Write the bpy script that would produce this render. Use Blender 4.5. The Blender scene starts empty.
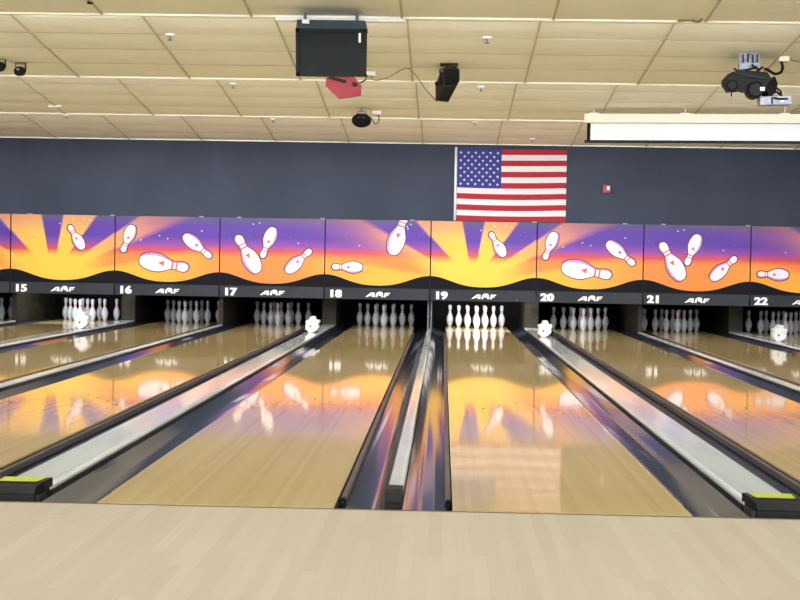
import bpy, math, random
from mathutils import Vector, Matrix
random.seed(7)
SC = bpy.context.scene
COL = SC.collection

# ------------------------------------------------------------------ camera
F, D, H, YAW, PIT, ROLL, XC = 1436.06, 6.376, 1.1005, .02953, .02574, .01742, .2041
fw = Vector((-math.sin(YAW)*math.cos(PIT), math.cos(YAW)*math.cos(PIT), -math.sin(PIT)))
r0 = Vector((math.cos(YAW), math.sin(YAW), 0)); u0 = r0.cross(fw)
rt = r0*math.cos(ROLL) + u0*math.sin(ROLL); up = -r0*math.sin(ROLL) + u0*math.cos(ROLL)
CP = Vector((XC, -D, H))
cd = bpy.data.cameras.new('camera'); cam = bpy.data.objects.new('camera', cd); COL.objects.link(cam)
cd.sensor_width = 36; cd.lens = F*36/800; cd.clip_end = 200; cd.clip_start = .05
M4 = Matrix((rt, up, -fw)).transposed().to_4x4(); M4.translation = CP; cam.matrix_world = M4
SC.camera = cam

def ray(px, py): return (fw + rt*((px-400)/F) + up*((300-py)/F))
def at(px, py, Y):
    """point of the place seen at a photo position and lying at depth Y"""
    d = ray(px, py); return CP + d*((Y+D)/d.y)
def px_of(p):
    d = Vector(p)-CP; z = d.dot(fw); return 400+F*d.dot(rt)/z, 300-F*d.dot(up)/z

# ------------------------------------------------------------------ materials
def mat(name, col=(.8,.8,.8), rough=.5, metal=0, spec=.5, coat=0, emit=None, es=1):
    m = bpy.data.materials.new(name); m.use_nodes = True
    b = m.node_tree.nodes['Principled BSDF']
    b.inputs['Base Color'].default_value = (*col, 1); b.inputs['Roughness'].default_value = rough
    b.inputs['Metallic'].default_value = metal; b.inputs['Specular IOR Level'].default_value = spec
    if coat: b.inputs['Coat Weight'].default_value = coat; b.inputs['Coat Roughness'].default_value = .03
    if emit: b.inputs['Emission Color'].default_value = (*emit, 1); b.inputs['Emission Strength'].default_value = es
    return m
class NT:
    def __init__(s, m): s.t = m.node_tree; s.b = s.t.nodes['Principled BSDF']
    def n(s, typ, **kw):
        o = s.t.nodes.new(typ)
        for k, v in kw.items(): setattr(o, k, v)
        return o
    def link(s, a, b): s.t.links.new(a, b)
    def math(s, op, a, b=None, clamp=False):
        o = s.n('ShaderNodeMath', operation=op); o.use_clamp = clamp
        for i, v in enumerate((a, b)):
            if v is None: continue
            if isinstance(v, (int, float)): o.inputs[i].default_value = v
            else: s.link(v, o.inputs[i])
        return o.outputs[0]
    def mapr(s, v, a, b, c=0, d=1, smooth=True):
        o = s.n('ShaderNodeMapRange'); o.interpolation_type = 'SMOOTHSTEP' if smooth else 'LINEAR'
        s.link(v, o.inputs[0])
        for i, x in enumerate((a, b, c, d)): o.inputs[i+1].default_value = x
        return o.outputs[0]
    def ramp(s, v, stops, interp='LINEAR'):
        o = s.n('ShaderNodeValToRGB'); e = o.color_ramp.elements; o.color_ramp.interpolation = interp
        while len(e) < len(stops): e.new(.5)
        for el, (p, c) in zip(e, stops): el.position = p; el.color = (*c, 1) if len(c) == 3 else c
        s.link(v, o.inputs[0]); return o.outputs[0]
    def mix(s, f, a, b, blend='MIX'):
        o = s.n('ShaderNodeMix', data_type='RGBA', blend_type=blend)
        for i, v in ((0, f), (6, a), (7, b)):
            if isinstance(v, (int, float)): o.inputs[i].default_value = v
            elif isinstance(v, tuple): o.inputs[i].default_value = (*v, 1)
            else: s.link(v, o.inputs[i])
        return o.outputs[2]
def srgb(r, g, b):
    f = lambda c: (c/255/12.92) if c <= 10.3 else ((c/255+.055)/1.055)**2.4
    return (f(r), f(g), f(b))

def board_mat(name, c1, c2, bw, seglen, rough, spec, grain=.12, seam=.85, coat=0, bump=.0):
    m = mat(name, c1, rough, spec=spec, coat=coat); q = NT(m)
    co = q.n('ShaderNodeNewGeometry').outputs['Position']
    sp = q.n('ShaderNodeSeparateXYZ'); q.link(co, sp.inputs[0])
    xi = q.math('DIVIDE', sp.outputs[0], bw); bi = q.math('FLOOR', xi)
    w = q.n('ShaderNodeTexWhiteNoise', noise_dimensions='1D'); q.link(bi, w.inputs['W'])
    yo = q.math('ADD', q.math('DIVIDE', sp.outputs[1], seglen), q.math('MULTIPLY', w.outputs[0], 7.3))
    yi = q.math('FLOOR', yo)
    w2 = q.n('ShaderNodeTexWhiteNoise', noise_dimensions='2D')
    cv = q.n('ShaderNodeCombineXYZ'); q.link(bi, cv.inputs[0]); q.link(yi, cv.inputs[1]); q.link(cv.outputs[0], w2.inputs['Vector'])
    cg = q.n('ShaderNodeCombineXYZ')
    q.link(q.math('MULTIPLY', sp.outputs[0], 60), cg.inputs[0]); q.link(q.math('MULTIPLY', sp.outputs[1], 2.2), cg.inputs[1]); q.link(w2.outputs[0], cg.inputs[2])
    nz = q.n('ShaderNodeTexNoise'); nz.inputs['Scale'].default_value = 1; nz.inputs['Detail'].default_value = 3; q.link(cg.outputs[0], nz.inputs['Vector'])
    f = q.math('ADD', q.math('MULTIPLY', w2.outputs[0], .75), q.math('MULTIPLY', q.math('SUBTRACT', nz.outputs[0], .5), grain*8))
    col = q.mix(q.math('ADD', f, 0, True), c1, c2)
    fr = q.math('FRACT', xi); ed = q.math('MINIMUM', fr, q.math('SUBTRACT', 1, fr))
    sm = q.mapr(ed, 0, .05, seam, 1)
    fy = q.math('FRACT', yo); ey = q.math('MINIMUM', fy, q.math('SUBTRACT', 1, fy))
    sy = q.mapr(ey, 0, .004, seam, 1)
    g = q.math('MULTIPLY', sm, sy)
    cb = q.n('ShaderNodeCombineColor'); [q.link(g, cb.inputs[i]) for i in range(3)]
    col = q.mix(1.0, col, cb.outputs[0], 'MULTIPLY')
    q.link(col, q.b.inputs['Base Color'])
    if bump:
        n2 = q.n('ShaderNodeTexNoise'); n2.inputs['Scale'].default_value = 1; n2.inputs['Detail'].default_value = 1
        cc = q.n('ShaderNodeCombineXYZ')
        q.link(q.math('MULTIPLY', sp.outputs[0], 14), cc.inputs[0]); q.link(q.math('MULTIPLY', sp.outputs[1], 1.1), cc.inputs[1]); q.link(cc.outputs[0], n2.inputs['Vector'])
        bp = q.n('ShaderNodeBump'); bp.inputs['Strength'].default_value = bump; bp.inputs['Distance'].default_value = .002
        q.link(n2.outputs[0], bp.inputs['Height']); q.link(bp.outputs[0], q.b.inputs['Normal'])
    return m

def noisy(name, c1, c2, scale, rough=.6, spec=.3, stretch=(1,1,1), metal=0, bump=0):
    m = mat(name, c1, rough, metal, spec); q = NT(m)
    tc = q.n('ShaderNodeTexCoord'); mp = q.n('ShaderNodeMapping'); mp.inputs['Scale'].default_value = stretch
    q.link(tc.outputs['Object'], mp.inputs[0])
    nz = q.n('ShaderNodeTexNoise'); nz.inputs['Scale'].default_value = scale; nz.inputs['Detail'].default_value = 4
    q.link(mp.outputs[0], nz.inputs['Vector'])
    q.link(q.mix(q.mapr(nz.outputs[0], .3, .7), c1, c2), q.b.inputs['Base Color'])
    if bump:
        bp = q.n('ShaderNodeBump'); bp.inputs['Strength'].default_value = bump; bp.inputs['Distance'].default_value = .003
        q.link(nz.outputs[0], bp.inputs['Height']); q.link(bp.outputs[0], q.b.inputs['Normal'])
    return m

LANE = board_mat('lane_boards', (.53,.39,.175), (.62,.47,.225), .0273, 5.5, .05, .22, grain=.02, seam=.97)
APPR = board_mat('approach_boards', (.425,.372,.292), (.49,.44,.35), .055, 1.3, .5, .2, grain=.05, seam=.95)
LANESIDE = mat('lane_side', (.035,.03,.028), .5)
GUT = noisy('gutter_plastic', (.032,.040,.062), (.050,.060,.088), 3, .08, .28, (6,.4,1), bump=.04)
RAIL = noisy('rail_plastic', (.055,.05,.055), (.09,.08,.088), 5, .4, .4, (3,.5,3))
BLACK = noisy('black_plastic', (.005,.005,.006), (.010,.010,.011), 9, .5, .12)
BLOCK = noisy('block_rubber', (.010,.012,.014), (.020,.021,.021), 14, .45, .12)
MATT = noisy('matt_black', (.006,.006,.006), (.012,.011,.011), 4, .9, .1)
CAPW = noisy('cap_plastic', (.60,.64,.63), (.70,.74,.73), 2, .09, .5, (4,.5,1), bump=.04)
CAPS = noisy('cap_side', (.025,.025,.028), (.05,.05,.055), 4, .35, .3, (3,.4,3))
STICK = noisy('yellow_green_sticker', (.42,.50,.03), (.50,.58,.06), 30, .4, .4)
WALL = noisy('wall_blue', (.033,.042,.068), (.042,.052,.082), 1.1, .75, .2, (1,1,.6))
CEIL = noisy('ceiling_tile', (.84,.845,.745), (.88,.885,.785), 2.2, .9, .1, (1,2.5,1), bump=.15)
TBARX = mat('grid_long', (.48,.45,.34), .6)
TBARY = mat('grid_cross', (.70,.66,.52), .7)
RISER = mat('riser', (.75,.72,.6), .7)
KICK = noisy('kickback_board', (.008,.006,.003), (.030,.023,.012), 3, .55, .3, (1,1,5))
PINW = mat('pin_white', (.60,.62,.65), .25, spec=.4)
PINR = mat('pin_red', (.55,.03,.03), .3)
WHITE = noisy('white_plastic', (.68,.68,.67), (.75,.75,.74), 12, .4)
PODW = noisy('pod_plastic', (.60,.61,.61), (.70,.71,.71), 12, .5, .2)
CREAM = mat('cream_metal', (.64,.63,.54), .5)
SCREEN = mat('screen_fabric', (.62,.66,.70), .8)
NUMW = mat('number_white', (.85,.85,.85), .5)
STRIP = noisy('strip_grey', (.032,.036,.044), (.042,.047,.056), 2, .6, .1)
HILL = mat('print_hill', (.010,.010,.013), .6, spec=.05)
RED = noisy('red_metal', (.19,.018,.028), (.24,.024,.036), 8, .5, .2)
STEEL = noisy('steel', (.10,.12,.17), (.22,.24,.29), 20, .45, metal=.2)
SILV = noisy('silver_plastic', (.20,.22,.30), (.30,.32,.38), 16, .5, metal=.1)
TVG = noisy('tv_cabinet', (.005,.008,.009), (.009,.012,.013), 5, .5, .1)
TVT = noisy('tv_top_sheen', (.045,.065,.085), (.06,.085,.105), 5, .35)  # paler bluish colour stands in for the reflection on the sloped top
FR = mat('flag_red', srgb(150,24,42), .8); FW = mat('flag_white', srgb(205,200,206), .8); FB = mat('flag_blue', srgb(40,48,125), .8)
ALARM = mat('alarm_red', (.28,.02,.07), .4)
CABLE = mat('cable_grey', (.16,.13,.08), .6)
AP_W = mat('art_pin_white', srgb(232,218,230), .5); AP_R = mat('art_pin_red', srgb(215,80,75), .5)
AP_L = mat('art_pin_lilac', srgb(175,135,185), .5); AP_O = mat('art_pin_outline', srgb(70,25,60), .5)

def art_mat():
    m = mat('sunset_print', rough=.45, spec=.25); q = NT(m)
    uv = q.n('ShaderNodeUVMap'); uv.uv_map = 'print'
    sp = q.n('ShaderNodeSeparateXYZ'); q.link(uv.outputs[0], sp.inputs[0])
    u, z = sp.outputs[0], sp.outputs[1]
    du = q.math('SUBTRACT', u, .69); dz = q.math('SUBTRACT', z, .29)
    ang = q.math('MULTIPLY', q.math('ARCTAN2', du, dz), 57.29578)
    r = q.math('SQRT', q.math('ADD', q.math('MULTIPLY', du, du), q.math('MULTIPLY', dz, dz)))
    purple, slate = srgb(82,52,148), srgb(78,76,104)
    red, orange, yellow = srgb(192,72,78), srgb(232,128,62), srgb(240,186,70)
    zz = q.mapr(z, .55, 1.35, 0, 1, False)
    base = q.ramp(zz, [(0, orange), (.12, orange), (.24, red), (.36, srgb(128,66,150)), (.52, purple), (.76, purple), (.93, slate), (1, slate)])
    a01 = q.math('ADD', q.math('DIVIDE', ang, 180), .5)
    def p(d): return d/180+.5
    st = []
    for lo, hi, e1, e2, v in ((-69,-61,6,1,.9), (-43,-11,1,1,1), (10,36,1,1.2,1), (55,66,.7,1.5,.95)):
        st += [(p(lo-e1), (0,)*3), (p(lo+e1), (v,)*3), (p(hi-e2), (v,)*3), (p(hi+e2), (0,)*3)]
    beam = q.ramp(a01, st)
    beamf = q.math('MULTIPLY', beam, q.mapr(r, 1.2, 2.7, 1, .35))
    beamf = q.math('MULTIPLY', beamf, q.mapr(z, .95, 1.32, 1, .72))
    bcol = q.ramp(q.mapr(r, .3, 2.0, 0, 1, False), [(0, yellow), (.22, srgb(238,178,72)), (.5, srgb(220,152,92)), (1, srgb(200,124,100))])
    c = q.mix(beamf, base, bcol)
    wedge = q.ramp(a01, [(p(-90),(1,)*3), (p(-83),(.9,)*3), (p(-79),(0,)*3), (p(78),(0,)*3), (p(81),(.9,)*3), (p(90),(1,)*3)])
    c = q.mix(q.math('MULTIPLY', wedge, q.mapr(r, 1.3, 3.3, 1, .0)), c, srgb(240,168,62))
    # glow of the printed sun
    gl = q.math('ADD', q.math('MULTIPLY', q.mapr(z, .58, .74, 1, 0), q.mapr(q.math('ABSOLUTE', du), .35, 1.1, 1, 0)), 0, True)
    c = q.mix(gl, c, yellow)
    q.link(c, q.b.inputs['Base Color'])
    return m
ART = art_mat()

# ------------------------------------------------------------------ mesh helper
class MB:
    def __init__(s): s.v = []; s.f = []; s.m = []; s.uv = {}; s.sm = []
    def poly(s, pts, mi=0, uv=None, smooth=False):
        b = len(s.v); s.v += [tuple(p) for p in pts]; s.f.append(tuple(range(b, b+len(pts)))); s.m.append(mi); s.sm.append(smooth)
        if uv: s.uv[len(s.f)-1] = uv
    def faces(s, verts, fcs, mi=0, smooth=False):
        b = len(s.v); s.v += [tuple(p) for p in verts]
        for f in fcs: s.f.append(tuple(i+b for i in f)); s.m.append(mi); s.sm.append(smooth)
    def box(s, a, b, mi=0):
        x0,y0,z0 = a; x1,y1,z1 = b
        v = [(x0,y0,z0),(x1,y0,z0),(x1,y1,z0),(x0,y1,z0),(x0,y0,z1),(x1,y0,z1),(x1,y1,z1),(x0,y1,z1)]
        s.faces(v, [(3,2,1,0),(4,5,6,7),(0,1,5,4),(1,2,6,5),(2,3,7,6),(3,0,4,7)], mi)
    def bbox(s, a, b, r, mi=0):
        """box with chamfered vertical+horizontal edges"""
        import bmesh
        bm = bmesh.new(); bmesh.ops.create_cube(bm, size=1)
        for v in bm.verts:
            v.co = Vector([ (a[i]+b[i])/2 + v.co[i]*(b[i]-a[i]) for i in range(3)])
        bmesh.ops.bevel(bm, geom=bm.edges[:], offset=r, segments=2, affect='EDGES', profile=.6)
        bm.verts.ensure_lookup_table()
        s.faces([v.co[:] for v in bm.verts], [tuple(v.index for v in f.verts) for f in bm.faces], mi); bm.free()
    def loft(s, A, B, mi=0, caps=True, smooth=False, mi_a=None):
        n = len(A); b = len(s.v); s.v += [tuple(p) for p in A] + [tuple(p) for p in B]
        for i in range(n):
            j = (i+1) % n; s.f.append((b+i, b+j, b+n+j, b+n+i)); s.m.append(mi); s.sm.append(smooth)
        if caps:
            s.f.append(tuple(b+i for i in range(n))[::-1]); s.m.append(mi if mi_a is None else mi_a); s.sm.append(False)
            s.f.append(tuple(b+n+i for i in range(n))); s.m.append(mi); s.sm.append(False)
    def tube(s, pts, r, mi=0, n=8, caps=True):
        pts = [Vector(p) for p in pts]; rings = []
        for i, p in enumerate(pts):
            t = (pts[min(i+1, len(pts)-1)] - pts[max(i-1, 0)]).normalized()
            a = t.cross(Vector((0,0,1))); a = a if a.length > .05 else t.cross(Vector((1,0,0))); a.normalize(); c = t.cross(a)
            rr = r[i] if isinstance(r, (list, tuple)) else r
            rings.append([p + a*rr*math.cos(2*math.pi*k/n) + c*rr*math.sin(2*math.pi*k/n) for k in range(n)])
        b = len(s.v)
        for R in rings: s.v += [tuple(x) for x in R]
        for i in range(len(rings)-1):
            for k in range(n):
                j = (k+1) % n; s.f.append((b+i*n+k, b+i*n+j, b+(i+1)*n+j, b+(i+1)*n+k)); s.m.append(mi); s.sm.append(True)
        if caps:
            s.f.append(tuple(b+k for k in range(n))[::-1]); s.m.append(mi); s.sm.append(False)
            s.f.append(tuple(b+(len(rings)-1)*n+k for k in range(n))); s.m.append(mi); s.sm.append(False)
    def build(s, name, mats, parent=None, loc=None, fix=True):
        me = bpy.data.meshes.new(name)
        o3 = Vector(loc) if loc is not None else Vector((0,0,0))
        me.from_pydata([tuple(Vector(v)-o3) for v in s.v], [], s.f)
        for mm in (mats if isinstance(mats, (list, tuple)) else [mats]): me.materials.append(mm)
        for p, mi, sm in zip(me.polygons, s.m, s.sm): p.material_index = mi; p.use_smooth = sm
        if s.uv:
            l = me.uv_layers.new(name='print')
            for fi, uvs in s.uv.items():
                for k, li in enumerate(me.polygons[fi].loop_indices): l.data[li].uv = uvs[k]
        if fix:
            import bmesh
            bm = bmesh.new(); bm.from_mesh(me); bmesh.ops.recalc_face_normals(bm, faces=bm.faces[:]); bm.to_mesh(me); bm.free()
        o = bpy.data.objects.new(name, me); COL.objects.link(o)
        if parent is not None:
            o.parent = parent; o.location = o3 - world_loc(parent)
        else: o.location = o3
        return o
def world_loc(o):
    v = Vector(o.location)
    while o.parent: o = o.parent; v += Vector(o.location)
    return v
def tag(o, label, cat=None, group=None, kind=None):
    if label: o['label'] = label
    if cat: o['category'] = cat
    if group: o['group'] = group
    if kind: o['kind'] = kind
    return o
def empty(name, loc, label, cat, group=None):
    o = bpy.data.objects.new(name, None); COL.objects.link(o); o.location = loc; o.empty_display_size = .1
    return tag(o, label, cat, group)
def child(mb, name, mats, parent, label=None):
    o = mb.build(name, mats, parent, loc=world_loc(parent))
    if label: o['label'] = label
    return o
def struct(mb, name, mats, label=None, fix=True):
    o = mb.build(name, mats, fix=fix); o['kind'] = 'structure'; o['category'] = name.split('_')[0]
    o['label'] = label or name.replace('_', ' ')
    return o

# ------------------------------------------------------------------ layout numbers
N, P = 1.60, 1.83
LC = {19: .8, 18: -.8}
LC[20] = LC[19]+P; LC[21] = LC[20]+N; LC[22] = LC[21]+P
LC[17] = LC[18]-P; LC[16] = LC[17]-N; LC[15] = LC[16]-P; LC[14] = LC[15]-N
LW = .5335; GW = .228
def gap_w(n, side):
    o = n+side; wide = (abs(LC[n]-LC[o]) > 1.7) if o in LC else False
    return .262 if wide else GW
YM, ZT, ZB = 16.893, 1.7915, .5026          # masking panels: depth, top, bottom
PW = 1.715
PINH = 18.29; LEND = 19.22
XL, XR, YB = -8.72, 7.02, -11.0
ENDS = [-10.75, -6.8, -2.85, 1.10, 5.05, 9.0, 12.95, 16.9]; ZE = 3.05; SL = .10

WORD = {14:'fourteen',15:'fifteen',16:'sixteen',17:'seventeen',18:'eighteen',19:'nineteen',20:'twenty',21:'twenty-one',22:'twenty-two'}
# ------------------------------------------------------------------ room shell
m = MB(); m.box((XL, YB, -.15), (XR, -.004, 0), 0); m.box((XL, -.004, -.25), (XR, 20.2, -.15), 1); m.box((XL, -.026, .0), (XR, -.004, .0008), 2)
struct(m, 'floor', [APPR, MATT, mat('foul_line', (.10,.07,.045), .6)], 'pale maple approach floor in front of the lanes')
# sawtooth ceiling of tiles in rows
m = MB(); GX = [(-.119-.204+.204) + 1.193*k for k in range(-8, 8)]
x_line0 = at(423, 142, 16.9).x
GX = [x for x in (x_line0 + 1.193*k for k in range(-12, 12)) if XL < x < XR]
for si, ye in enumerate(ENDS):
    ys = ENDS[si-1] if si else YB
    rows = []; y = ye
    while y > ys+.01: rows.append((max(y-.6, ys), y)); y -= .6
    zc = lambda Y: ZE + SL*(ye-Y)
    for (a, b) in rows:
        xs = [XL] + GX + [XR]
        for x0, x1 in zip(xs[:-1], xs[1:]):
            if b-a < .15:
                m.poly([(x0,a,zc(a)),(x0,b,zc(b)),(x1,b,zc(b)),(x1,a,zc(a))], 0)
                continue
            dz = random.uniform(-.002,.002); e = .03
            pr = [(a, 0), (a+.03, -.005+dz), ((a+b)/2, -.011+dz), (b-.03, -.008+dz), (b, 0)]
            for (ya, da), (yb, db) in zip(pr[:-1], pr[1:]):
                m.poly([(x0,ya,zc(ya)+da),(x0,yb,zc(yb)+db),(x1,yb,zc(yb)+db),(x1,ya,zc(ya)+da)], 0)
        m.box((XL, a-.005, zc(a)-.006), (XR, a+.005, zc(a)), 2)
    for x in GX:
        A = [(x-.009, ys+.01, zc(ys)-.020), (x+.009, ys+.01, zc(ys)-.020), (x+.009, ys+.01, zc(ys)+.01), (x-.009, ys+.01, zc(ys)+.01)]
        B = [(p_[0], ye-.01, p_[2]-zc(ys)+zc(ye)) for p_ in A]
        m.loft(A, B, 1)
    if si < len(ENDS)-1: m.box((XL, ye, ZE-.015), (XR, ye+.02, ZE+.40), 3)
    m.box((XL, ye-.03, ZE-.02), (XR, ye, ZE+.005), 0)
m.box((XL, YB, 3.75), (XR, 20.2, 3.8), 3)
struct(m, 'ceiling', [CEIL, TBARX, TBARY, RISER], 'cream tiled ceiling stepping down in long sloping bays', fix=False)
m = MB(); m.box((XL, YM+.05, ZB+.1), (XR, YM+.15, 3.5)); struct(m, 'wall_back', [WALL], 'dark blue wall above the masking panels')
m = MB(); m.box((XL, 20.0, -.15), (XR, 20.1, 1.5)); m.box((XL, YM+.15, 1.3), (XR, 20.0, 1.35)); struct(m, 'wall_pit', [MATT], 'black back of the pin pits')
m = MB(); m.box((XL-.1, YB, -.15), (XL, 20.2, 3.8)); struct(m, 'wall_left', [WALL])
m = MB(); m.box((XR, YB, -.15), (XR+.1, 20.2, 3.8)); struct(m, 'wall_right', [WALL])
m = MB(); m.box((XL, YB-.1, -.15), (XR, YB, 3.8)); struct(m, 'wall_front', [noisy('cream_wall', (.5,.47,.4), (.56,.53,.45), 1, .8)], 'cream wall behind the bowlers')

# ------------------------------------------------------------------ lanes
lane_word = {14: 'sliver of bowling lane at the far left edge, left of lane fifteen',
 15: 'glossy wooden bowling lane running to the pins under number fifteen',
 16: 'glossy wooden bowling lane running to the pins under number sixteen',
 17: 'glossy wooden bowling lane running to the pins under number seventeen',
 18: 'glossy wooden bowling lane left of the narrow centre divider, under number eighteen',
 19: 'glossy wooden bowling lane right of the narrow centre divider, under number nineteen with brightest pins',
 20: 'glossy wooden bowling lane running to the pins under number twenty',
 21: 'glossy wooden bowling lane running to the pins under number twenty-one',
 22: 'glossy wooden bowling lane at the far right edge under number twenty-two'}
DOT = mat('range_mark', (.05,.03,.02), .4)
for n, xc in LC.items():
    m = MB(); x0, x1 = xc-LW, xc+LW; y0 = .022
    m.box((x0, y0, -.15), (x1, LEND, -.012), 1)
    m.box((x0, y0, -.012), (x1, LEND, 0), 0)
    for k, (dx, yy) in enumerate([(-.4,4.35),(-.27,4.6),(-.135,4.85),(0,5.1),(.135,4.85),(.27,4.6),(.4,4.35)]):
        m.faces([(xc+dx-.013, yy-.04, .0006), (xc+dx+.013, yy-.04, .0006), (xc+dx, yy+.05, .0006)], [(0,1,2)], 2)
    for dx in (-.36,-.26,.26,.36):
        m.poly([(xc+dx+.009*math.cos(t*math.pi/4), 2.1+.012*math.sin(t*math.pi/4), .0006) for t in range(8)], 2)
    o = m.build('bowling_lane', [LANE, LANESIDE, DOT], loc=(xc, y0, 0)); tag(o, lane_word[n], 'bowling lane', 'bowling lanes side by side')

# gutters, with the stowed bumper rail along the lane side
def gz(t):
    if t < .66: return -.058 - .010*math.sin(math.pi*t/.66)
    q = (t-.66)/.34; return -.058 + .050*(q**1.3)
def gutter(n, side):
    xc = LC[n]; xe = xc + side*LW; w = gap_w(n, side)-.004
    m = MB(); prof = []
    K = 18
    for i in range(K+1):
        t = i/K; prof.append((xe+side*(.002+t*w), gz(t)))
    Y = [.006, 2, 4, 6, 8, 10, 12, 14, 16, LEND]
    for a, b in zip(Y[:-1], Y[1:]):
        base = len(m.v)
        for yy in (a, b):
            m.v += [(px, yy, pz) for px, pz in prof]
        for i in range(K):
            m.f.append((base+i, base+i+1, base+K+1+i+1, base+K+1+i)); m.m.append(0); m.sm.append(True)
    # trough end plate and underside
    m.box((min(xe+side*.002, xe+side*(.002+w)), .006, -.149), (max(xe+side*.002, xe+side*(.002+w)), LEND, -.10), 0)
    sd = 'right' if side > 0 else 'left'
    e = empty('gutter', (xe+side*(.002+w/2), .01, -.149), 'dark glossy gutter along the %s edge of lane %s' % (sd, WORD[n]), 'gutter', 'lane gutters')
    child(m, 'channel', [GUT], e)
    r = MB(); a, b = sorted((xe+side*.004, xe+side*.032))
    r.bbox((a, .42, -.055), (b, 16.8, -.018), .004)
    rail = child(r, 'bumper_rail', [RAIL], e)
    k = MB(); cx = (a+b)/2
    k.tube([(cx, .36, -.034), (cx, .43, -.034)], .017, 0, 12); k.tube([(cx, .30, -.036), (cx, .36, -.034)], .009, 0, 8)
    kk = k.build('rail_end', [BLACK], rail, loc=world_loc(rail))
gl = [(14, 1)] + [(n, s) for n in range(15, 22) for s in (-1, 1)] + [(22, -1)]
for n, s in gl: gutter(n, s)

# dividers between lanes (wide ones carry the ball return track and a pod)
def divider(nl):
    xm = (LC[nl]+LC[nl+1])/2; wide = (LC[nl+1]-LC[nl]) > 1.7
    hw = (.5*(LC[nl+1]-LC[nl]) - LW - gap_w(nl, 1))
    kind = 'wide' if wide else 'narrow'
    e = empty('lane_divider', (xm, .0, -.149), '%s white topped divider between lanes %s and %s' % (kind, WORD[nl], WORD[nl+1]), 'divider', '%s lane dividers' % kind)
    m = MB(); ky = 17.95 if wide else 17.12
    m.box((xm-hw+.003, .03, -.149), (xm+hw-.003, ky-.02, .024)); child(m, 'side_panel', [CAPS], e, 'dark grey side of the divider')
    m = MB(); zt = .046
    pr = [(-hw, .022), (-hw, .034), (-hw+.008, .043), (-hw+.02, zt), (hw-.02, zt), (hw-.008, .043), (hw, .034), (hw, .022)]
    A = [(xm+a, .20, z) for a, z in pr]; B = [(xm+a, ky-.05, z) for a, z in pr]
    m.loft(A, B, 0); child(m, 'cap', [CAPW], e, 'long white glossy cap')
    m = MB(); bw = hw
    # end block with sloped nose
    sec = [(.012, -.12), (.012, .035), (.03, .062), (.10, .076), (.24, .074), (.25, -.12)]
    A = [(xm-bw+(.022*max(0, .12-y)/.11 if wide else 0), y, z) for y, z in sec]; B = [(2*xm-a, y, z) for a, y, z in A]
    m.loft(A, B, 0)
    if wide:
        m.bbox((xm-bw+.02, .004, -.03), (xm+bw-.02, .02, .025), .004)
        m.bbox((xm-bw+.05, -.0, -.05), (xm+bw-.05, .02, -.032), .003)
    else: m.bbox((xm-bw+.006, .004, -.05), (xm+bw-.006, .02, .02), .004)
    b = child(m, 'end_block', [BLOCK], e, 'black moulded end block')
    if wide:
        s = MB(); s.poly([(xm-.088, .085, .0772), (xm+.088, .085, .0772), (xm+.098, .225, .0764), (xm-.098, .225, .0764)])
        s.poly([(xm-.088, .085, .0768), (xm+.088, .085, .0768), (xm+.098, .225, .0760), (xm-.098, .225, .0760)])
        st = s.build('sticker', [STICK], b, loc=world_loc(b), fix=False); st['label'] = 'yellow-green sticker'
    # kickback board beside the pin deck
    kx = max(hw-.008, .03)
    k = MB(); k.box((xm-kx, ky, -.149), (xm+kx, 19.9, .95), 0)
    k.box((xm-kx-.006, ky-.01, -.1), (xm-kx+.012, ky+.03, .9), 1); k.box((xm+kx-.012, ky-.01, -.1), (xm+kx+.006, ky+.03, .9), 1)
    o = k.build('kickback_board', [KICK, STEEL if nl == 18 else KICK], loc=(xm, ky, -.149)); tag(o, 'worn brown kickback board between the pin decks of lanes %s and %s' % (WORD[nl], WORD[nl+1]), 'kickback board', 'kickback boards between pin decks')
    if wide:
        Y = 14.85; zb = .047
        out = [(.235-.237+.0, 0)]
        raw = [(232,326),(262,321),(292,326),(300,358),(306,370),(345,366),(346,408),(332,416),(338,462),(318,492),(290,508),(262,528),(212,530),(196,502),(172,492),(166,440),(176,424),(168,382),(204,366),(220,360),(222,336)]
        pts = [((x-252)/860, (530-y)/860) for x, y in raw]
        e2 = empty('camera_pod', (xm, Y, zb), 'small white scalloped housing on the divider between lanes %s and %s' % (WORD[nl], WORD[nl+1]), 'housing', 'white housings on the wide dividers')  # bowling camera pod standing on the wide cap
        m = MB()
        def ring(y, s): return [(xm + a*s, y, zb + .002 + (b-.0)*(.5+.5*s) ) for a, b in pts]
        R = [ring(Y-.10, .96), ring(Y-.09, 1.0), ring(Y+.08, 1.0), ring(Y+.10, .9)]
        b0 = len(m.v)
        for i in range(3): m.loft(R[i], R[i+1], 0, caps=False)
        m.poly(R[0][::-1]); m.poly(R[-1])
        child(m, 'shell', [PODW], e2)
        l = MB(); l.tube([(xm-.02, Y-.108, zb+.095), (xm-.02, Y-.095, zb+.095)], .013, 0, 12); child(l, 'lens', [BLACK], e2, 'dark round eye')
for n in range(14, 22): divider(n)

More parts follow.
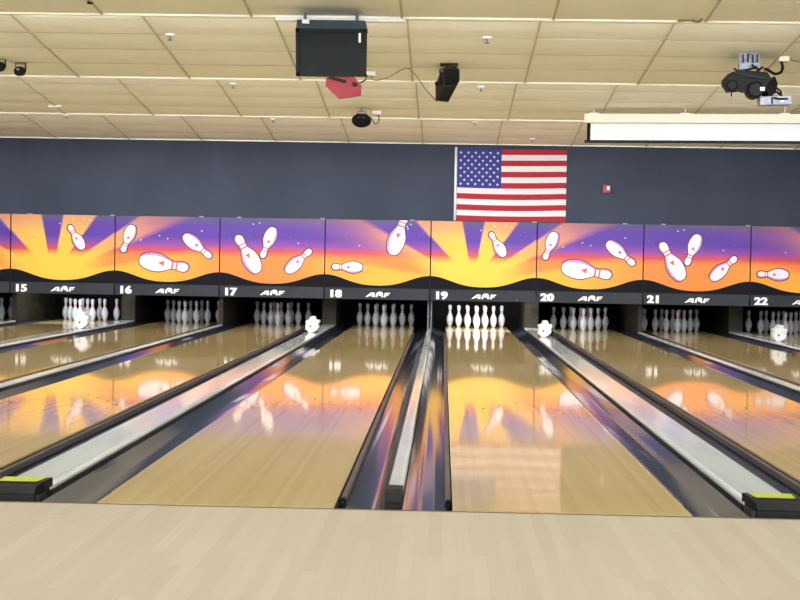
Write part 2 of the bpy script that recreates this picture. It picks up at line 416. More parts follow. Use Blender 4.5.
# ------------------------------------------------------------------ pins
I = .0254
pp = [(0,.8),(.0,1.015),(.25,1.2),(.75,1.414),(1.5,1.72),(2.25,1.953),(3.375,2.255),(4.5,2.383),(5.2,2.36),(5.875,2.28),(6.6,2.08),(7.25,1.85),(8,1.5),(8.625,1.235),(9.2,1.02),(9.55,.96),(10,.9),(10.4,.905),(10.8,.935),(11.2,.985),(11.75,1.05),(12.6,1.2),(13.1,1.26),(13.5,1.273),(13.9,1.25),(14.3,1.12),(14.65,.88),(14.88,.52),(15,.0)]
def pin_mesh():
    m = MB(); n = 20; b = 0
    for h, r in pp: m.v += [(r*I*math.cos(2*math.pi*k/n), r*I*math.sin(2*math.pi*k/n), h*I) for k in range(n)]
    for i in range(len(pp)-1):
        hm = (pp[i][0]+pp[i+1][0])/2
        mi = 1 if (9.2 < hm < 9.6 or 10.4 < hm < 10.85) else 0
        for k in range(n):
            j = (k+1) % n; m.f.append((i*n+k, i*n+j, (i+1)*n+j, (i+1)*n+k)); m.m.append(mi); m.sm.append(True)
    m.f.append(tuple(range(n))[::-1]); m.m.append(0); m.sm.append(False)
    return m
S = .1524
spots = [('front pin of the triangle', 0, 0), ('left pin of the second row', -S, 1), ('right pin of the second row', S, 1),
 ('left pin of the third row', -2*S, 2), ('middle pin of the third row', 0, 2), ('right pin of the third row', 2*S, 2),
 ('far left pin of the back row', -3*S, 3), ('inner left pin of the back row', -S, 3), ('inner right pin of the back row', S, 3), ('far right pin of the back row', 3*S, 3)]
proto = None
lit = {19: 'brightly lit white', 15: 'bright white', 18: 'half-lit white'}
for n, xc in LC.items():
    for word, dx, row in spots:
        p = (xc+dx, PINH+row*.264, 0.0)
        x, _ = px_of(p)
        if x < -8 or x > 806: continue
        if proto is None: o = proto = pin_mesh().build('bowling_pin', [PINW, PINR])
        else: o = proto.copy(); COL.objects.link(o)
        o.location = p
        tag(o, '%s pin on lane %s, %s' % (lit.get(n, 'dim grey-white'), WORD[n], word), 'bowling pin', 'bowling pins on lane %d' % n)

# ------------------------------------------------------------------ masking panels
def pin_art(m, head, base, w, y, cut=None):
    """printed tumbling pin: outline, body, bands, crown mark, as thin printed shapes"""
    hx, hz = head; bx, bz = base; L = math.hypot(bx-hx, bz-hz); ax = ((hx-bx)/L, (hz-bz)/L); nx = (-ax[1], ax[0])
    prof = [(0,.30),(.03,.55),(.1,.78),(.22,.96),(.32,1.0),(.44,.93),(.56,.66),(.65,.43),(.72,.40),(.78,.44),(.85,.52),(.92,.52),(.97,.38),(1.0,.12)]
    def pt(t, s, off=0): return (bx+ax[0]*t*L+nx[0]*s*w/2, bz+ax[1]*t*L+nx[1]*s*w/2)
    def P3(q, dy): return (q[0], y-dy, min(q[1], cut) if cut else q[1])
    def strip(fn, dy, mi, t0=-1, t1=2):
        pr = [p_ for p_ in fn if t0 <= p_[0] <= t1]
        for (ta, ra), (tb, rb) in zip(pr[:-1], pr[1:]):
            q = [pt(ta,-ra), pt(ta,ra), pt(tb,rb), pt(tb,-rb)]
            if cut and max(v[1] for v in q) > cut+.01 and min(v[1] for v in q) > cut: continue
            m.poly([P3(v, dy) for v in q], mi)
    g = .022
    outl = [(-g/L*.7, .25)] + [(t + (-g/L*.5 if t < .1 else (g/L*.6 if t > .95 else 0)), r + 2*g/w*.75) for t, r in prof] + [(1+g/L, .15)]
    strip(outl, .0015, 2)
    strip(prof, .003, 1)
    # shaded lilac rim on one side of the print
    for (ta, ra), (tb, rb) in zip(prof[:-1], prof[1:]):
        q = [pt(ta, ra*.70), pt(ta, ra), pt(tb, rb), pt(tb, rb*.70)]
        if cut and min(v[1] for v in q) > cut: continue
        m.poly([P3(v, .0038) for v in q], 4)
    for ta, tb, ra, rb in ((.655,.69,.43,.42), (.745,.775,.41,.44)):
        q = [pt(ta,-ra), pt(ta,ra), pt(tb,rb), pt(tb,-rb)]
        m.poly([P3(v, .0045) for v in q], 3)
    q = [pt(.50,-.32), pt(.50,.32), pt(.42,.1), pt(.38,.0), pt(.42,-.1)]
    m.poly([P3(v, .0045) for v in q], 3)

def text_mesh(txt, h, bold):
    cu = bpy.data.curves.new('t', 'FONT'); cu.body = txt; cu.size = h/.70; cu.offset = bold; cu.extrude = .001; cu.resolution_u = 3; cu.space_character = 1.08
    o = bpy.data.objects.new('t', cu); COL.objects.link(o)
    bpy.context.view_layer.update()
    me = bpy.data.meshes.new_from_object(o.evaluated_get(bpy.context.evaluated_depsgraph_get()))
    v = [x.co.copy() for x in me.vertices]; f = [tuple(p_.vertices) for p_ in me.polygons]
    bpy.data.objects.remove(o); bpy.data.curves.remove(cu); bpy.data.meshes.remove(me)
    return v, f

cyc = {0: 'sunburst rays and one tumbling pin', 1: 'three tumbling pins, the largest lying sideways', 2: 'three tumbling pins, two of them crossed', 3: 'one small flat pin and one cut-off pin'}
Z2 = lambda y, yb, s: (yb-y)/s        # heights above the panel bottom
A16 = lambda x, y: ((x-422)/220.5, (346-y)/224)
A17 = lambda x, y: ((x-42)/222, (353-y)/224)
A18 = lambda x, y: ((x-424)/219, (358-y)/224)
PINSA = {0: [((.955,1.115),(1.19,.735),.175)],
 1: [(A16(450,190), A16(487,92), .19), (A16(688,243), A16(512,215), .30), (A16(770,203), A16(671,124), .20)],
 2: [(A17(196,209), A17(237,99), .20), (A17(103,130), A17(182,262), .27), (A17(372,176), A17(284,258), .20)],
 3: [(A18(450,242), A18(558,243), .185), ((1.30,1.42), (1.085,.735), .275)]}
ordr = {14: 3, 15: 0, 16: 1, 17: 2, 18: 3, 19: 0, 20: 1, 21: 2, 22: 3}
for n in range(14, 23):
    k = n-19; c = ordr[n]
    xa, xb = k*PW, (k+1)*PW; g = .010
    nm = 'sunset panel number %s with %s' % (WORD[n], cyc[c]) if n > 14 else 'sliver of sunset masking panel at the far left edge, left of number 15'
    e = empty('masking_panel', ((xa+xb)/2, YM, ZB), nm, 'masking panel', 'printed masking panels above the pins')
    m = MB(); uo = {0: 0, 1: PW, 2: -2*PW, 3: -PW}[c]
    x0, x1, y = xa+g, xb-g, YM
    # board: sides and back
    m.box((x0, y, ZB+.18), (x1, y+.03, ZT), 2)
    # printed front, split along the hill line
    K = 28
    hill = lambda t: ZB + (.300 + .085*math.cos(2*math.pi*t) + .012*math.cos(4*math.pi*t))
    for i in range(K):
        ta, tb = i/K, (i+1)/K; xa_, xb_ = x0+(x1-x0)*ta, x0+(x1-x0)*tb
        ua, ub = uo+ta*PW, uo+tb*PW
        nz = 1
        m.poly([(xa_, y-.001, hill(ta)), (xb_, y-.001, hill(tb)), (xb_, y-.001, ZT), (xa_, y-.001, ZT)], 0,
               [(ua, hill(ta)-ZB), (ub, hill(tb)-ZB), (ub, ZT-ZB), (ua, ZT-ZB)])
        m.poly([(xa_, y-.001, ZB+.18), (xb_, y-.001, ZB+.18), (xb_, y-.001, hill(tb)), (xa_, y-.001, hill(ta))], 5)
    rnd = random.Random(c+3)
    for i in range(18):                                     # printed stars
        sx = x0+rnd.uniform(.03, PW-.06); sz = ZB+rnd.uniform(.86, 1.26); r = rnd.choice([.004,.005,.006,.011])
        m.poly([(sx+r*math.cos(a*math.pi/3), y-.0013, sz+r*math.sin(a*math.pi/3)) for a in range(6)], 4 if r < .01 else 1)
    for hd, bs, w in PINSA[c]:
        cut = ZT-.002
        pin_art(m, (xa+hd[0], ZB+hd[1]), (xa+bs[0], ZB+bs[1]), w, y-.001, cut if c == 3 else None)
    o = m.build('art_board', [ART, AP_W, AP_O, AP_R, AP_L, HILL], e, loc=world_loc(e), fix=False)
    m = MB(); m.bbox((x0, y-.022, ZB), (x1, y+.03, ZB+.155), .004)
    m.box((x0, y-.008, ZB+.15), (x1, y+.02, ZB+.185))
    s = child(m, 'base_strip', [STRIP], e, 'dark grey lower strip')
    # number and logo
    if n > 14:
        v, f = text_mesh(str(n), .115, .006)
        m = MB(); xoff = xa+.075
        for ddx, ddy in ((-.007,0), (0,.0003), (.007,.0006)): m.faces([(xoff+ddx+q.x*1.22, y-.0235-ddy-q.z, ZB+.030+q.y) for q in v], f)
        t = m.build('lane_number', [NUMW], s, loc=world_loc(s), fix=False); t['label'] = 'white lane number %d' % n
    m = MB(); sc_ = .40/160; sz_ = .078/30; lx = xa+.668; lz = ZB+.040
    shapes = [[(0,0),(16,0),(54,28),(36,28)], [(44,0),(60,0),(60,28),(44,28)], [(20,5),(46,5),(46,11),(28,11)],
      [(65,0),(78,0),(86,28),(76,28),(70,22)], [(76,28),(86,34),(104,34),(112,28)], [(82,28),(88,8),(96,8),(92,28)], [(92,28),(96,8),(102,8),(106,28)], [(100,28),(104,0),(117,0),(113,28)],
      [(120,0),(133,0),(140,28),(126,28)], [(132,10),(150,10),(153,17),(134,17)], [(134,21),(158,21),(162,28),(136,28)]]
    for sh in shapes: m.poly([(lx+a*sc_, y-.0245, lz+b*sz_) for a, b in sh])
    for sh in shapes: m.poly([(lx+a*sc_, y-.0235, lz+b*sz_) for a, b in sh])
    if n != 14:
        t = m.build('logo', [NUMW], s, loc=world_loc(s), fix=False); t['label'] = 'white slanted AMF logo'
    cl = {1: [.31, PW-.045], 0: [1.41]}[n % 2]
    if n == 19: cl = [PW-.045]
    for q in cl:
        if px_of((xa+q, YM, ZT))[0] < 0: continue
        m = MB(); m.bbox((xa+q-.035, YM-.012, ZT-.004), (xa+q+.035, YM+.045, ZT+.014), .003); child(m, 'hanger_clip', [SILV], e, 'small pale clip')
    if n == 19:
        m = MB(); p_ = at(517, 300, YM-.03); m.tube([(p_.x, YM-.05, ZB+.03), (p_.x, YM-.02, ZB+.03)], .014, 0, 10); child(m, 'indicator_light', [ALARM], s if False else e, 'small red light')

# ------------------------------------------------------------------ flag
tl = at(457.5, 148.3, YM); br = at(567, 221, YM)
fx0, fx1, fz1, fz0 = tl.x, br.x, tl.z, ZT+.012
fx1 = at(566.5, 185, YM).x
e = empty('flag', ((fx0+fx1)/2, YM+.02, fz0), 'red white and blue striped flag with white stars hung on the dark blue wall', 'flag')
m = MB(); NX = 36
def fy(x, t): return YM+.03 - .008*math.sin(x*5.1+t*2) - .005*math.sin(x*11)*t
def fz(u, t):    # t: 0 top .. 1 bottom; the stripes sag in the middle
    sag = -.022*math.sin(math.pi*min(1, u*1.05))*(.3+.7*t) + .01*u
    z = fz1 + (fz0-fz1)*t; return z + sag*(1-abs(2*t-1)**6 if t > .5 else 1)*(0 if t in (0,) else 1)
for r in range(13):
    t0, t1 = r/13, (r+1)/13
    for i in range(NX):
        a, b = i/NX, (i+1)/NX; xa, xb = fx0+(fx1-fx0)*a, fx0+(fx1-fx0)*b
        for off in (0, .003):
            m.poly([(xa, fy(xa,t1)+off, fz(a,t1)), (xb, fy(xb,t1)+off, fz(b,t1)), (xb, fy(xb,t0)+off, fz(b,t0)), (xa, fy(xa,t0)+off, fz(a,t0))], 0 if r % 2 == 0 else 1, smooth=True)
CU = .405; CT = 7/13
for i in range(14):
    for j in range(7):
        a, b, t0, t1 = CU*i/14, CU*(i+1)/14, CT*j/7, CT*(j+1)/7
        xa, xb = fx0+(fx1-fx0)*a, fx0+(fx1-fx0)*b
        m.poly([(xa, fy(xa,t1)-.002, fz(a,t1)), (xb, fy(xb,t1)-.002, fz(b,t1)), (xb, fy(xb,t0)-.002, fz(b,t0)), (xa, fy(xa,t0)-.002, fz(a,t0))], 2, smooth=True)
for rr in range(9):
    for cc in range(11):
        if (rr+cc) % 2: continue
        u = CU*(cc+1)/12; t = CT*(rr+1)/10; x = fx0+(fx1-fx0)*u; R = .026
        st = []
        for q in range(10):
            ra = R if q % 2 == 0 else R*.42; an = math.pi/2+q*math.pi/5
            st.append((x+ra*math.cos(an), fy(x,t)-.005, fz(u,t)+ra*math.sin(an)))
        m.poly(st, 1)
child(m, 'cloth', [FR, FW, FB], e)
m = MB(); m.tube([(fx0-.022, YM+.02, fz0-.0), (fx0-.022, YM+.02, fz1+.02)], .022, 0, 10)
child(m, 'header_pole', [WHITE], e, 'white sleeve down the left edge')

# alarm on the wall
p = at(606.5, 189, YM+.05)
e = empty('fire_alarm', (p.x, YM+.05, p.z), 'small red alarm box with a white strobe on the dark blue wall', 'alarm')
m = MB(); m.bbox((p.x-.062, YM+.005, p.z-.066), (p.x+.062, YM+.05, p.z+.066), .008); child(m, 'housing', [ALARM], e)
m = MB(); m.bbox((p.x+.0, YM-.012, p.z-.02), (p.x+.045, YM+.006, p.z+.04), .005); child(m, 'strobe', [WHITE], e, 'white strobe lens')

# ------------------------------------------------------------------ ceiling-hung things
def bay(Y):
    for ye in ENDS:
        if Y <= ye: return ZE + SL*(ye-Y)
    return ZE
def on_ceiling(px, py, lo=0):
    d = ray(px, py); t = 5
    for i in range(4000):
        q = CP + d*t
        if q.z >= bay(q.y)-.012: return q
        t += .01
    return CP + d*20
def sprinkler(px, py, where):
    q = on_ceiling(px, py-3)
    e = empty('sprinkler', q, 'small white ceiling sprinkler ' + where, 'sprinkler', 'ceiling sprinklers')
    m = MB(); z = bay(q.y)
    m.tube([(q.x, q.y, z+.002), (q.x, q.y, z-.012), (q.x, q.y, z-.022)], [.050,.050,.030], 0, 14); child(m, 'escutcheon', [WHITE], e)
    m = MB(); m.tube([(q.x, q.y, z-.02), (q.x, q.y, z-.055)], .010, 0, 8); m.tube([(q.x, q.y, z-.055), (q.x, q.y, z-.062)], .022, 0, 12); child(m, 'nozzle', [STEEL], e)
for a in ((170,38,'above lane 16 in the nearest bay'), (233,87,'in the middle bay left of the red bracket'), (66,118,'in the far bay near the left edge, below the white vent'),
          (487,41,'in the nearest bay right of the black speaker'), (481,90,'in the middle bay right of the black speaker'), (475,125,'in the far bay above the flag'),
          (273,122,'in the far bay left of the round black light'), (532,142,'at the wall just above the flag top')):
    sprinkler(*a)

def outlet(px, py, where, w=.05):
    q = on_ceiling(px, py); z = bay(q.y)
    m = MB(); m.bbox((q.x-w, q.y-.06, z-.05), (q.x+w, q.y+.06, z+.0), .006)
    o = m.build('outlet_box', [CREAM], loc=(q.x, q.y, z)); tag(o, 'cream ceiling outlet box ' + where, 'outlet box', 'ceiling outlet boxes'); return q
def cable(pts, r, label, mt=None):
    P_ = [Vector(p_) for p_ in pts]; out = []
    for i in range(len(P_)-1):
        p0, p1, p2, p3 = P_[max(i-1,0)], P_[i], P_[i+1], P_[min(i+2,len(P_)-1)]
        for s in range(8):
            t = s/8; out.append(.5*((2*p1)+(p2-p0)*t+(2*p0-5*p1+4*p2-p3)*t*t+(3*p1-p0-3*p2+p3)*t**3))
    out.append(P_[-1])
    m = MB(); m.tube(out, r, 0, 6); o = m.build('cable', [mt or CABLE], loc=out[0]); tag(o, label, 'cable'); return o
def prism(m, outline, y0, y1, mi=0, taper=1.0, dpx=(0,0)):
    A = [at(x, y, y0) for x, y in outline]
    cx = sum(a.x for a in A)/len(A); cz = sum(a.z for a in A)/len(A)
    B = [Vector((cx+(a.x-cx)*taper+dpx[0], y1, cz+(a.z-cz)*taper+dpx[1])) for a in A]
    m.loft(A, B, mi)

# --- hanging television cabinet
Y = 4.7
e = empty('television', at(331, 20, Y+.2), 'black box television cabinet hanging from the ceiling edge', 'television')
m = MB(); prism(m, [(296.5,29.5),(366,30.5),(365.5,75.5),(297,75)], Y, Y+.42, 0, .93, (0,.03))
prism(m, [(295.5,28),(367,29),(367,32.5),(295.5,31.5)], Y-.012, Y+.03); prism(m, [(295.8,73),(366.4,73.6),(366.2,76.2),(296,75.6)], Y-.012, Y+.03)
prism(m, [(295.5,28),(299,28),(299.5,75.5),(296,75.5)], Y-.012, Y+.03); prism(m, [(363,29),(367,29),(366.2,76),(362.4,76)], Y-.012, Y+.03)
child(m, 'cabinet', [TVG], e)
m = MB()
a0, a1, a2, a3 = at(296,29,Y-.01), at(366.5,30,Y-.01), at(365,20.5,Y+.10), at(297,19.5,Y+.10)
m.loft([a0,a1,a2,a3], [a0+Vector((0,.3,.02)), a1+Vector((0,.3,.02)), a2+Vector((0,.2,.01)), a3+Vector((0,.2,.01))])
child(m, 'visor', [TVT], e, 'sloped top with a painted blue-grey sheen')
m = MB(); prism(m, [(302,19.3),(309,19.5),(309,23.5),(302,23.3)], Y+.02, Y+.09); child(m, 'socket', [WHITE], e, 'small white socket plate')
m = MB(); prism(m, [(358.6,33),(360.8,33),(360.8,42.5),(358.6,42.5)], Y-.02, Y-.01); child(m, 'label_plate', [WHITE], e, 'small white upright label')
for q in (305, 357):
    m = MB(); b = at(q, 24, Y+.25); m.tube([(b.x, b.y, b.z-.03), (b.x, b.y, bay(b.y)+.0)], .012); child(m, 'hanger', [STEEL], e)
# white rail on the ceiling edge
a, b = at(276, 20.6, 5.03), at(405, 22.6, 5.03)
m = MB(); zz = ZE-.03
m.bbox((a.x, 4.98, zz-.022), (b.x, 5.03, zz+.006), .003)
o = m.build('ceiling_rail', [WHITE], loc=(a.x, 5.0, zz)); tag(o, 'thin white rail along the ceiling edge behind the television', 'rail')

# --- red hexagonal plate light
Y = 7.6
e = empty('red_fixture', at(344, 78, Y), 'red six-sided plate fixture hanging below and behind the television', 'light fixture')
m = MB(); prism(m, [(329,75.5),(353,75),(361.5,85.5),(361,95),(338.5,98.5),(325.5,86),(326,78)], Y, Y+.10, 0, .96); child(m, 'plate', [RED], e)
m = MB(); prism(m, [(330,76),(346,80),(345,82.5),(329,78)], Y-.03, Y-.005); prism(m, [(352,82),(357,82.5),(357,86),(353,86)], Y-.02, Y-.002); child(m, 'bracket', [BLACK], e)
for q in (340, 350):
    m = MB(); b = at(q, 76, Y+.05); m.tube([b, (b.x, b.y, bay(b.y))], .014); child(m, 'hanger', [BLACK], e)

q = outlet(371, 73, 'just right of the television')
q1 = on_ceiling(385, 70); q2 = on_ceiling(409, 68.5)
cable([at(371,75,q.y-.02), at(374,80,7.9), at(383,79,7.9), at(394,74,7.9), at(403,69,8.0), at(410,69,8.05), at(417,77,8.05), at(427,91,8.1), at(437,101.5,8.2)], .006, 'thin brown cable running from the outlet by the television to the speaker')
cable([at(367,75,q.y-.02), at(365,80,7.8), at(360,83,7.66), at(356,83.5,7.6)], .007, 'short dark cable between the outlet and the red fixture', BLACK)

# --- speaker
e = empty('loudspeaker', at(450, 66, 8.3), 'black loudspeaker angled down on a ceiling bracket', 'loudspeaker')
Z4 = lambda x, y: (400+x/6.67, 40+y/6.67)
nf = [Z4(*p_) for p_ in [(300,182),(375,178),(398,200),(397,272),(378,308),(290,312),(284,215)]]
ff = [Z4(*p_) for p_ in [(262,232),(330,230),(345,250),(343,330),(322,415),(237,404),(236,300)]]
m = MB(); m.loft([at(x, y, 8.15) for x, y in nf], [at(x, y, 8.42) for x, y in ff], 0); child(m, 'cabinet', [BLACK], e)
m = MB(); m.loft([at(x, y, 8.147) for x, y in [(445.6,69.5),(456,69),(458.6,71.5),(458.4,80),(455.8,84.5),(444.8,85)]], [at(x, y, 8.135) for x, y in [(446,70),(455.6,69.5),(458.2,72),(458,79.6),(455.4,84),(445.2,84.5)]]); child(m, 'grille', [MATT], e)
m = MB(); b0, b1 = at(441, 84, 8.25), at(440, 70, 8.25)
m.tube([at(436,83.5,8.25), b0, b1, at(446,68,8.25), (at(448,66,8.25).x, 8.25, bay(8.25))], .010); m.tube([at(435,83.5,8.25), at(438,83.5,8.25)], .02); child(m, 'bracket', [BLACK], e)
m = MB(); b = at(449, 64, 8.25); m.bbox((b.x-.09, 8.17, bay(8.25)-.018), (b.x+.09, 8.33, bay(8.25)+.002), .004); child(m, 'mount_plate', [BLACK], e)

# --- round black effect light
Y = 12.3; c = at(361.5, 121, Y)
e = empty('effect_light', (c.x, c.y, c.z), 'round black disco effect light with a yoke in the far bay', 'effect light')
m = MB(); m.tube([(c.x, c.y-.10, c.z-.012), (c.x, c.y-.09, c.z-.005), (c.x, c.y, c.z+.01), (c.x, c.y+.08, c.z+.03)], [.05,.115,.13,.09], 0, 20); m.v = [(x, y, c.z+(z-c.z)*.72) for x, y, z in m.v]
child(m, 'body', [BLACK], e)
m = MB(); 
for dx in (-.03, 0, .03): m.tube([(c.x+dx, c.y-.115, c.z+.03), (c.x+dx*.6, c.y-.09, c.z+.085)], .010)
m.tube([(c.x-.07, c.y-.02, c.z+.05), (c.x-.05, c.y-.02, c.z+.12), (c.x+.05, c.y-.02, c.z+.12), (c.x+.07, c.y-.02, c.z+.05)], .010)
m.tube([(c.x, c.y-.02, c.z+.12), (c.x, c.y-.02, bay(Y-.02))], .013); child(m, 'yoke', [STEEL], e)
q = outlet(377, 112, 'beside the round black effect light', .06)
cable([at(378,113.5,q.y-.02), at(379,121,12.35), at(375,124,12.3), at(371,118,12.3), at(366,119,12.25)], .006, 'short dark cable between the outlet and the round effect light', BLACK)

# --- small black spot lamps top left
for (cx, cy, lab) in ((20.5, 70, 'small black spot lamp in a square yoke near the left edge'), (0.3, 65.5, 'small black spot lamp cut by the left edge of the picture')):
    Y = on_ceiling(cx, cy-6.5).y; c = at(cx, cy, Y); e = empty('spot_lamp', c, lab, 'spot lamp', 'small black spot lamps')
    m = MB(); m.tube([(c.x, Y-.09, c.z-.026), (c.x, Y-.07, c.z-.022), (c.x, Y+.02, c.z-.01), (c.x, Y+.07, c.z)], [.042,.050,.050,.034], 0, 14); child(m, 'can', [BLACK], e)
    m = MB(); w = .052; m.tube([(c.x-w, Y, c.z-.02), (c.x-w, Y, c.z+.075), (c.x+w, Y, c.z+.075), (c.x+w, Y, c.z-.02)], .008, 0, 6); m.tube([(c.x, Y, c.z+.075), (c.x, Y, bay(Y))], .008); child(m, 'yoke', [BLACK], e)
    m = MB(); m.tube([(c.x-.0, Y-.096, c.z+.0), (c.x, Y-.088, c.z)], .016, 0, 10); child(m, 'lens', [SILV], e, 'pale glinting lens')
# white vent plate
q = on_ceiling(55.5, 106); m = MB(); m.bbox((q.x-.085, q.y-.05, bay(q.y)-.030), (q.x+.085, q.y+.05, bay(q.y)), .005)
o = m.build('vent_plate', [WHITE], loc=(q.x, q.y, bay(q.y))); tag(o, 'small flat white ceiling box in the middle bay near the left edge', 'ceiling box')
q = on_ceiling(90, 1.5); m = MB(); z = bay(q.y); m.tube([(q.x, q.y, z), (q.x, q.y, z-.03)], .022, 0, 10); o = m.build('ceiling_hook', [BLACK], loc=(q.x, q.y, z)); tag(o, 'small dark hook on the ceiling at the top left', 'hook')
cable([at(678,20.8,5.0), at(690,20,5.0), at(698,21.5,4.99), at(704,17,4.95)], .008, 'loose dark cable at the ceiling edge left of the projector', CABLE)

# --- projector
Y = 7.5
e = empty('projector', at(755, 52, Y+.2), 'black projector hanging under a steel ceiling plate', 'projector')
Z5 = lambda x, y: (700+x/6.67, 40+y/6.67)
m = MB(); prism(m, [Z5(*p_) for p_ in [(225,215),(255,200),(350,205),(450,215),(480,260),(450,290),(440,345),(330,350),(300,340),(215,350),(180,300),(182,262)]], Y, Y+.34, 0, .95, (0,.03))
child(m, 'casing', [BLACK], e)
m = MB(); c = at(*Z5(208,305), Y); m.tube([(c.x, Y-.05, c.z), (c.x, Y-.04, c.z), (c.x, Y+.1, c.z)], [.040,.055,.055], 0, 18)
child(m, 'focus_housing', [BLACK], e)
m = MB(); c = at(*Z5(365,335), Y); m.tube([(c.x, Y-.06, c.z), (c.x, Y-.045, c.z), (c.x, Y+.1, c.z)], [.058,.078,.082], 0, 20)
child(m, 'lens_barrel', [BLACK], e)
m = MB(); c = at(*Z5(405,332), Y); m.bbox((c.x-.022, Y-.075, c.z-.018), (c.x+.022, Y-.065, c.z+.018), .002); child(m, 'status_plate', [WHITE], e, 'small white square plate')
m = MB(); prism(m, [Z5(*p_) for p_ in [(452,262),(500,240),(520,290),(505,355),(460,375),(445,330)]], Y+.02, Y+.28); child(m, 'side_module', [MATT], e)
m = MB(); prism(m, [Z5(*p_) for p_ in [(230,212),(300,222),(450,250),(448,262),(290,240),(226,222)]], Y-.015, Y+.0); child(m, 'front_ridge', [BLOCK], e)
m = MB(); q = on_ceiling(*Z5(330,82)); a, b = at(*Z5(258,88), Y+.1), at(*Z5(398,190), Y+.1)
prism(m, [Z5(*p_) for p_ in [(258,88),(398,85),(400,150),(260,155)]], Y+.10, Y+.12); prism(m, [Z5(*p_) for p_ in [(260,155),(400,150),(405,190),(262,195)]], Y+.07, Y+.12, 1)
for q_ in (285, 318, 350, 380): prism(m, [Z5(*p_) for p_ in [(q_,95),(q_+8,95),(q_+8,150),(q_,150)]], Y+.085, Y+.10, 2)
b = at(*Z5(328,88), Y+.11); m.tube([(b.x, b.y, b.z-.02), (b.x, b.y, bay(b.y))], .02)
child(m, 'mount_plate', [STEEL, SILV, BLACK], e, 'ribbed steel mounting plate')
m = MB(); 
for pts in ([(225,190),(262,212)], [(345,165),(400,205)], [(420,180),(370,215)], [(300,205),(380,180)]): m.tube([at(*Z5(*pts[0]), Y+.03), at(*Z5(*pts[1]), Y+.03)], .010)
child(m, 'mount_arm', [BLACK], e)
m = MB(); c = at(*Z5(210,345), Y+.05); m.tube([(c.x, c.y, c.z), (c.x, c.y, c.z-.045)], .006); child(m, 'foot_screw', [BLACK], e)
e2 = empty('signal_box', at(*Z5(505,400), Y+.1), 'small silver signal box hanging at the right under the projector', 'signal box')
m = MB(); prism(m, [Z5(*p_) for p_ in [(402,378),(605,372),(612,428),(403,432)]], Y-.02, Y+.12); child(m, 'case', [SILV], e2)
m = MB(); prism(m, [Z5(*p_) for p_ in [(535,402),(562,402),(562,414),(535,414)]], Y-.03, Y-.02); child(m, 'label_plate', [WHITE], e2)
m = MB(); prism(m, [Z5(*p_) for p_ in [(475,382),(485,382),(487,426),(477,426)]], Y-.026, Y-.019); child(m, 'divider_slot', [BLACK], e2)
for pa in (((440,378),(435,352)), ((550,378),(512,345))):
    m = MB(); m.tube([at(*Z5(*pa[0]), Y+.05), at(*Z5(*pa[1]), Y+.1)], .012); child(m, 'strap', [BLACK], e2)
m = MB(); m.tube([at(*Z5(490,385), Y-.03), at(*Z5(530,392), Y-.04), at(*Z5(585,392), Y-.03)], .008); child(m, 'handle', [BLACK], e2)
q = outlet(783, 58, 'above the right side of the projector')
cable([at(781,61,q.y-.03), at(782.5,67,7.75), at(781,72,7.7), at(775,74,7.65), at(768,70,7.6), at(764,69,7.6)], .014, 'thick black cable between the outlet and the projector', BLACK)
cable([on_ceiling(789,58)+Vector((0,0,-.01)), on_ceiling(795,60)+Vector((0,0,-.01)), on_ceiling(806,60.5)+Vector((0,0,-.01))], .006, 'thin dark cable along the ceiling right of the projector')
cable([at(770,94,7.6), at(776,100,7.6), at(780,98,7.6), at(781,92,7.6), at(776,88,7.6)], .010, 'black looped cable between projector and silver signal box', BLACK)

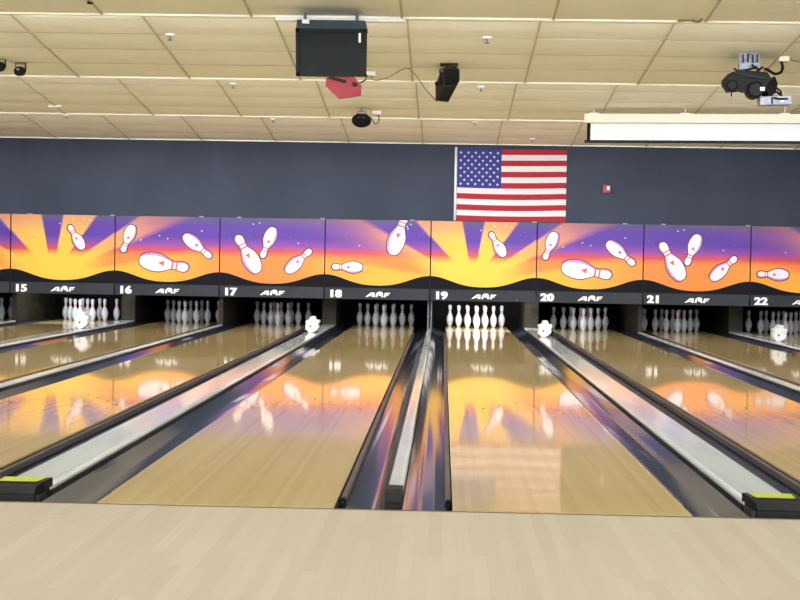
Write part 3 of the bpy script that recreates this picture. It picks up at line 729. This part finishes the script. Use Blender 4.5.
# --- roller projection screen
Y = 12.2; a = at(584.5, 119, Y); b = at(822, 123, Y); zt = at(584.5, 114, Y).z; zb = at(584.5, 123, Y).z
e = empty('projection_screen', (a.x, Y, zt), 'white roll-down projection screen in a cream case under the ceiling', 'projection screen')
m = MB(); m.bbox((a.x, Y-.06, zb), (b.x, Y+.06, zt), .006); child(m, 'case', [CREAM], e, 'long cream case')
x0 = at(587, 130, Y).x; zl = at(600, 140.5, Y).z; zh = at(600, 143, Y).z
m = MB(); m.box((x0, Y-.004, zl), (b.x-.02, Y+.0, zb+.02), 1); m.box((x0+.045, Y-.006, zl), (b.x-.06, Y-.0045, zb+.02), 0)
child(m, 'fabric', [SCREEN, MATT], e, 'white fabric with a black left border')
m = MB(); m.bbox((x0-.03, Y-.014, zh), (b.x-.01, Y+.014, zl+.004), .004); child(m, 'bottom_bar', [BLACK], e, 'black bottom bar')
m = MB()
for q in (a.x+.12, at(684, 113, Y).x, at(781, 113, Y).x):
    m.bbox((q-.06, Y-.03, zt-.005), (q+.06, Y+.03, zt+.015), .003); m.tube([(q, Y, zt+.01), (q, Y, bay(Y-.113*(q-a.x))+.01)], .008)
child(m, 'bracket', [WHITE], e)

e.rotation_euler.z = -math.atan(.35/3.1)
# ------------------------------------------------------------------ lights (lamps in the ceiling steps, pin deck lamps)
def area(name, loc, rx, sx, sy, power, col=(1,1,1)):
    l = bpy.data.lights.new(name, 'AREA'); l.shape = 'RECTANGLE'; l.size = sx; l.size_y = sy; l.energy = power; l.color = col
    o = bpy.data.objects.new(name, l); COL.objects.link(o); o.location = loc; o.rotation_euler = (rx, 0, 0); return o
XM = (XL+XR)/2; WX = XR-XL-.6
for ye in ENDS[:-1]:
    area('step_lamp', (XM, ye+.06, ZE+.20), math.radians(80), WX, .26, 290, (.975,.98,1))
pl = {14: 1.2, 15: 30, 16: 1.5, 17: 1.2, 18: 5, 19: 62, 20: 3.0, 21: 1.8, 22: 2.2}
for n, xc in LC.items():
    area('pin_lamp', (xc, YM+.30, .74), math.radians(62), .9, .06, pl[n], (.92,.96,1) if n != 19 else (1,.99,.95))

w = bpy.data.worlds.new('world'); SC.world = w; w.use_nodes = True
w.node_tree.nodes['Background'].inputs[0].default_value = (.8,.8,.8,1); w.node_tree.nodes['Background'].inputs[1].default_value = .02
SC.view_settings.view_transform = 'Standard'; SC.view_settings.look = 'None'; SC.view_settings.gamma = 1
SC.view_settings.use_curve_mapping = False; SC.view_settings.exposure = 0
SC.cycles.max_bounces = 10; SC.cycles.diffuse_bounces = 6
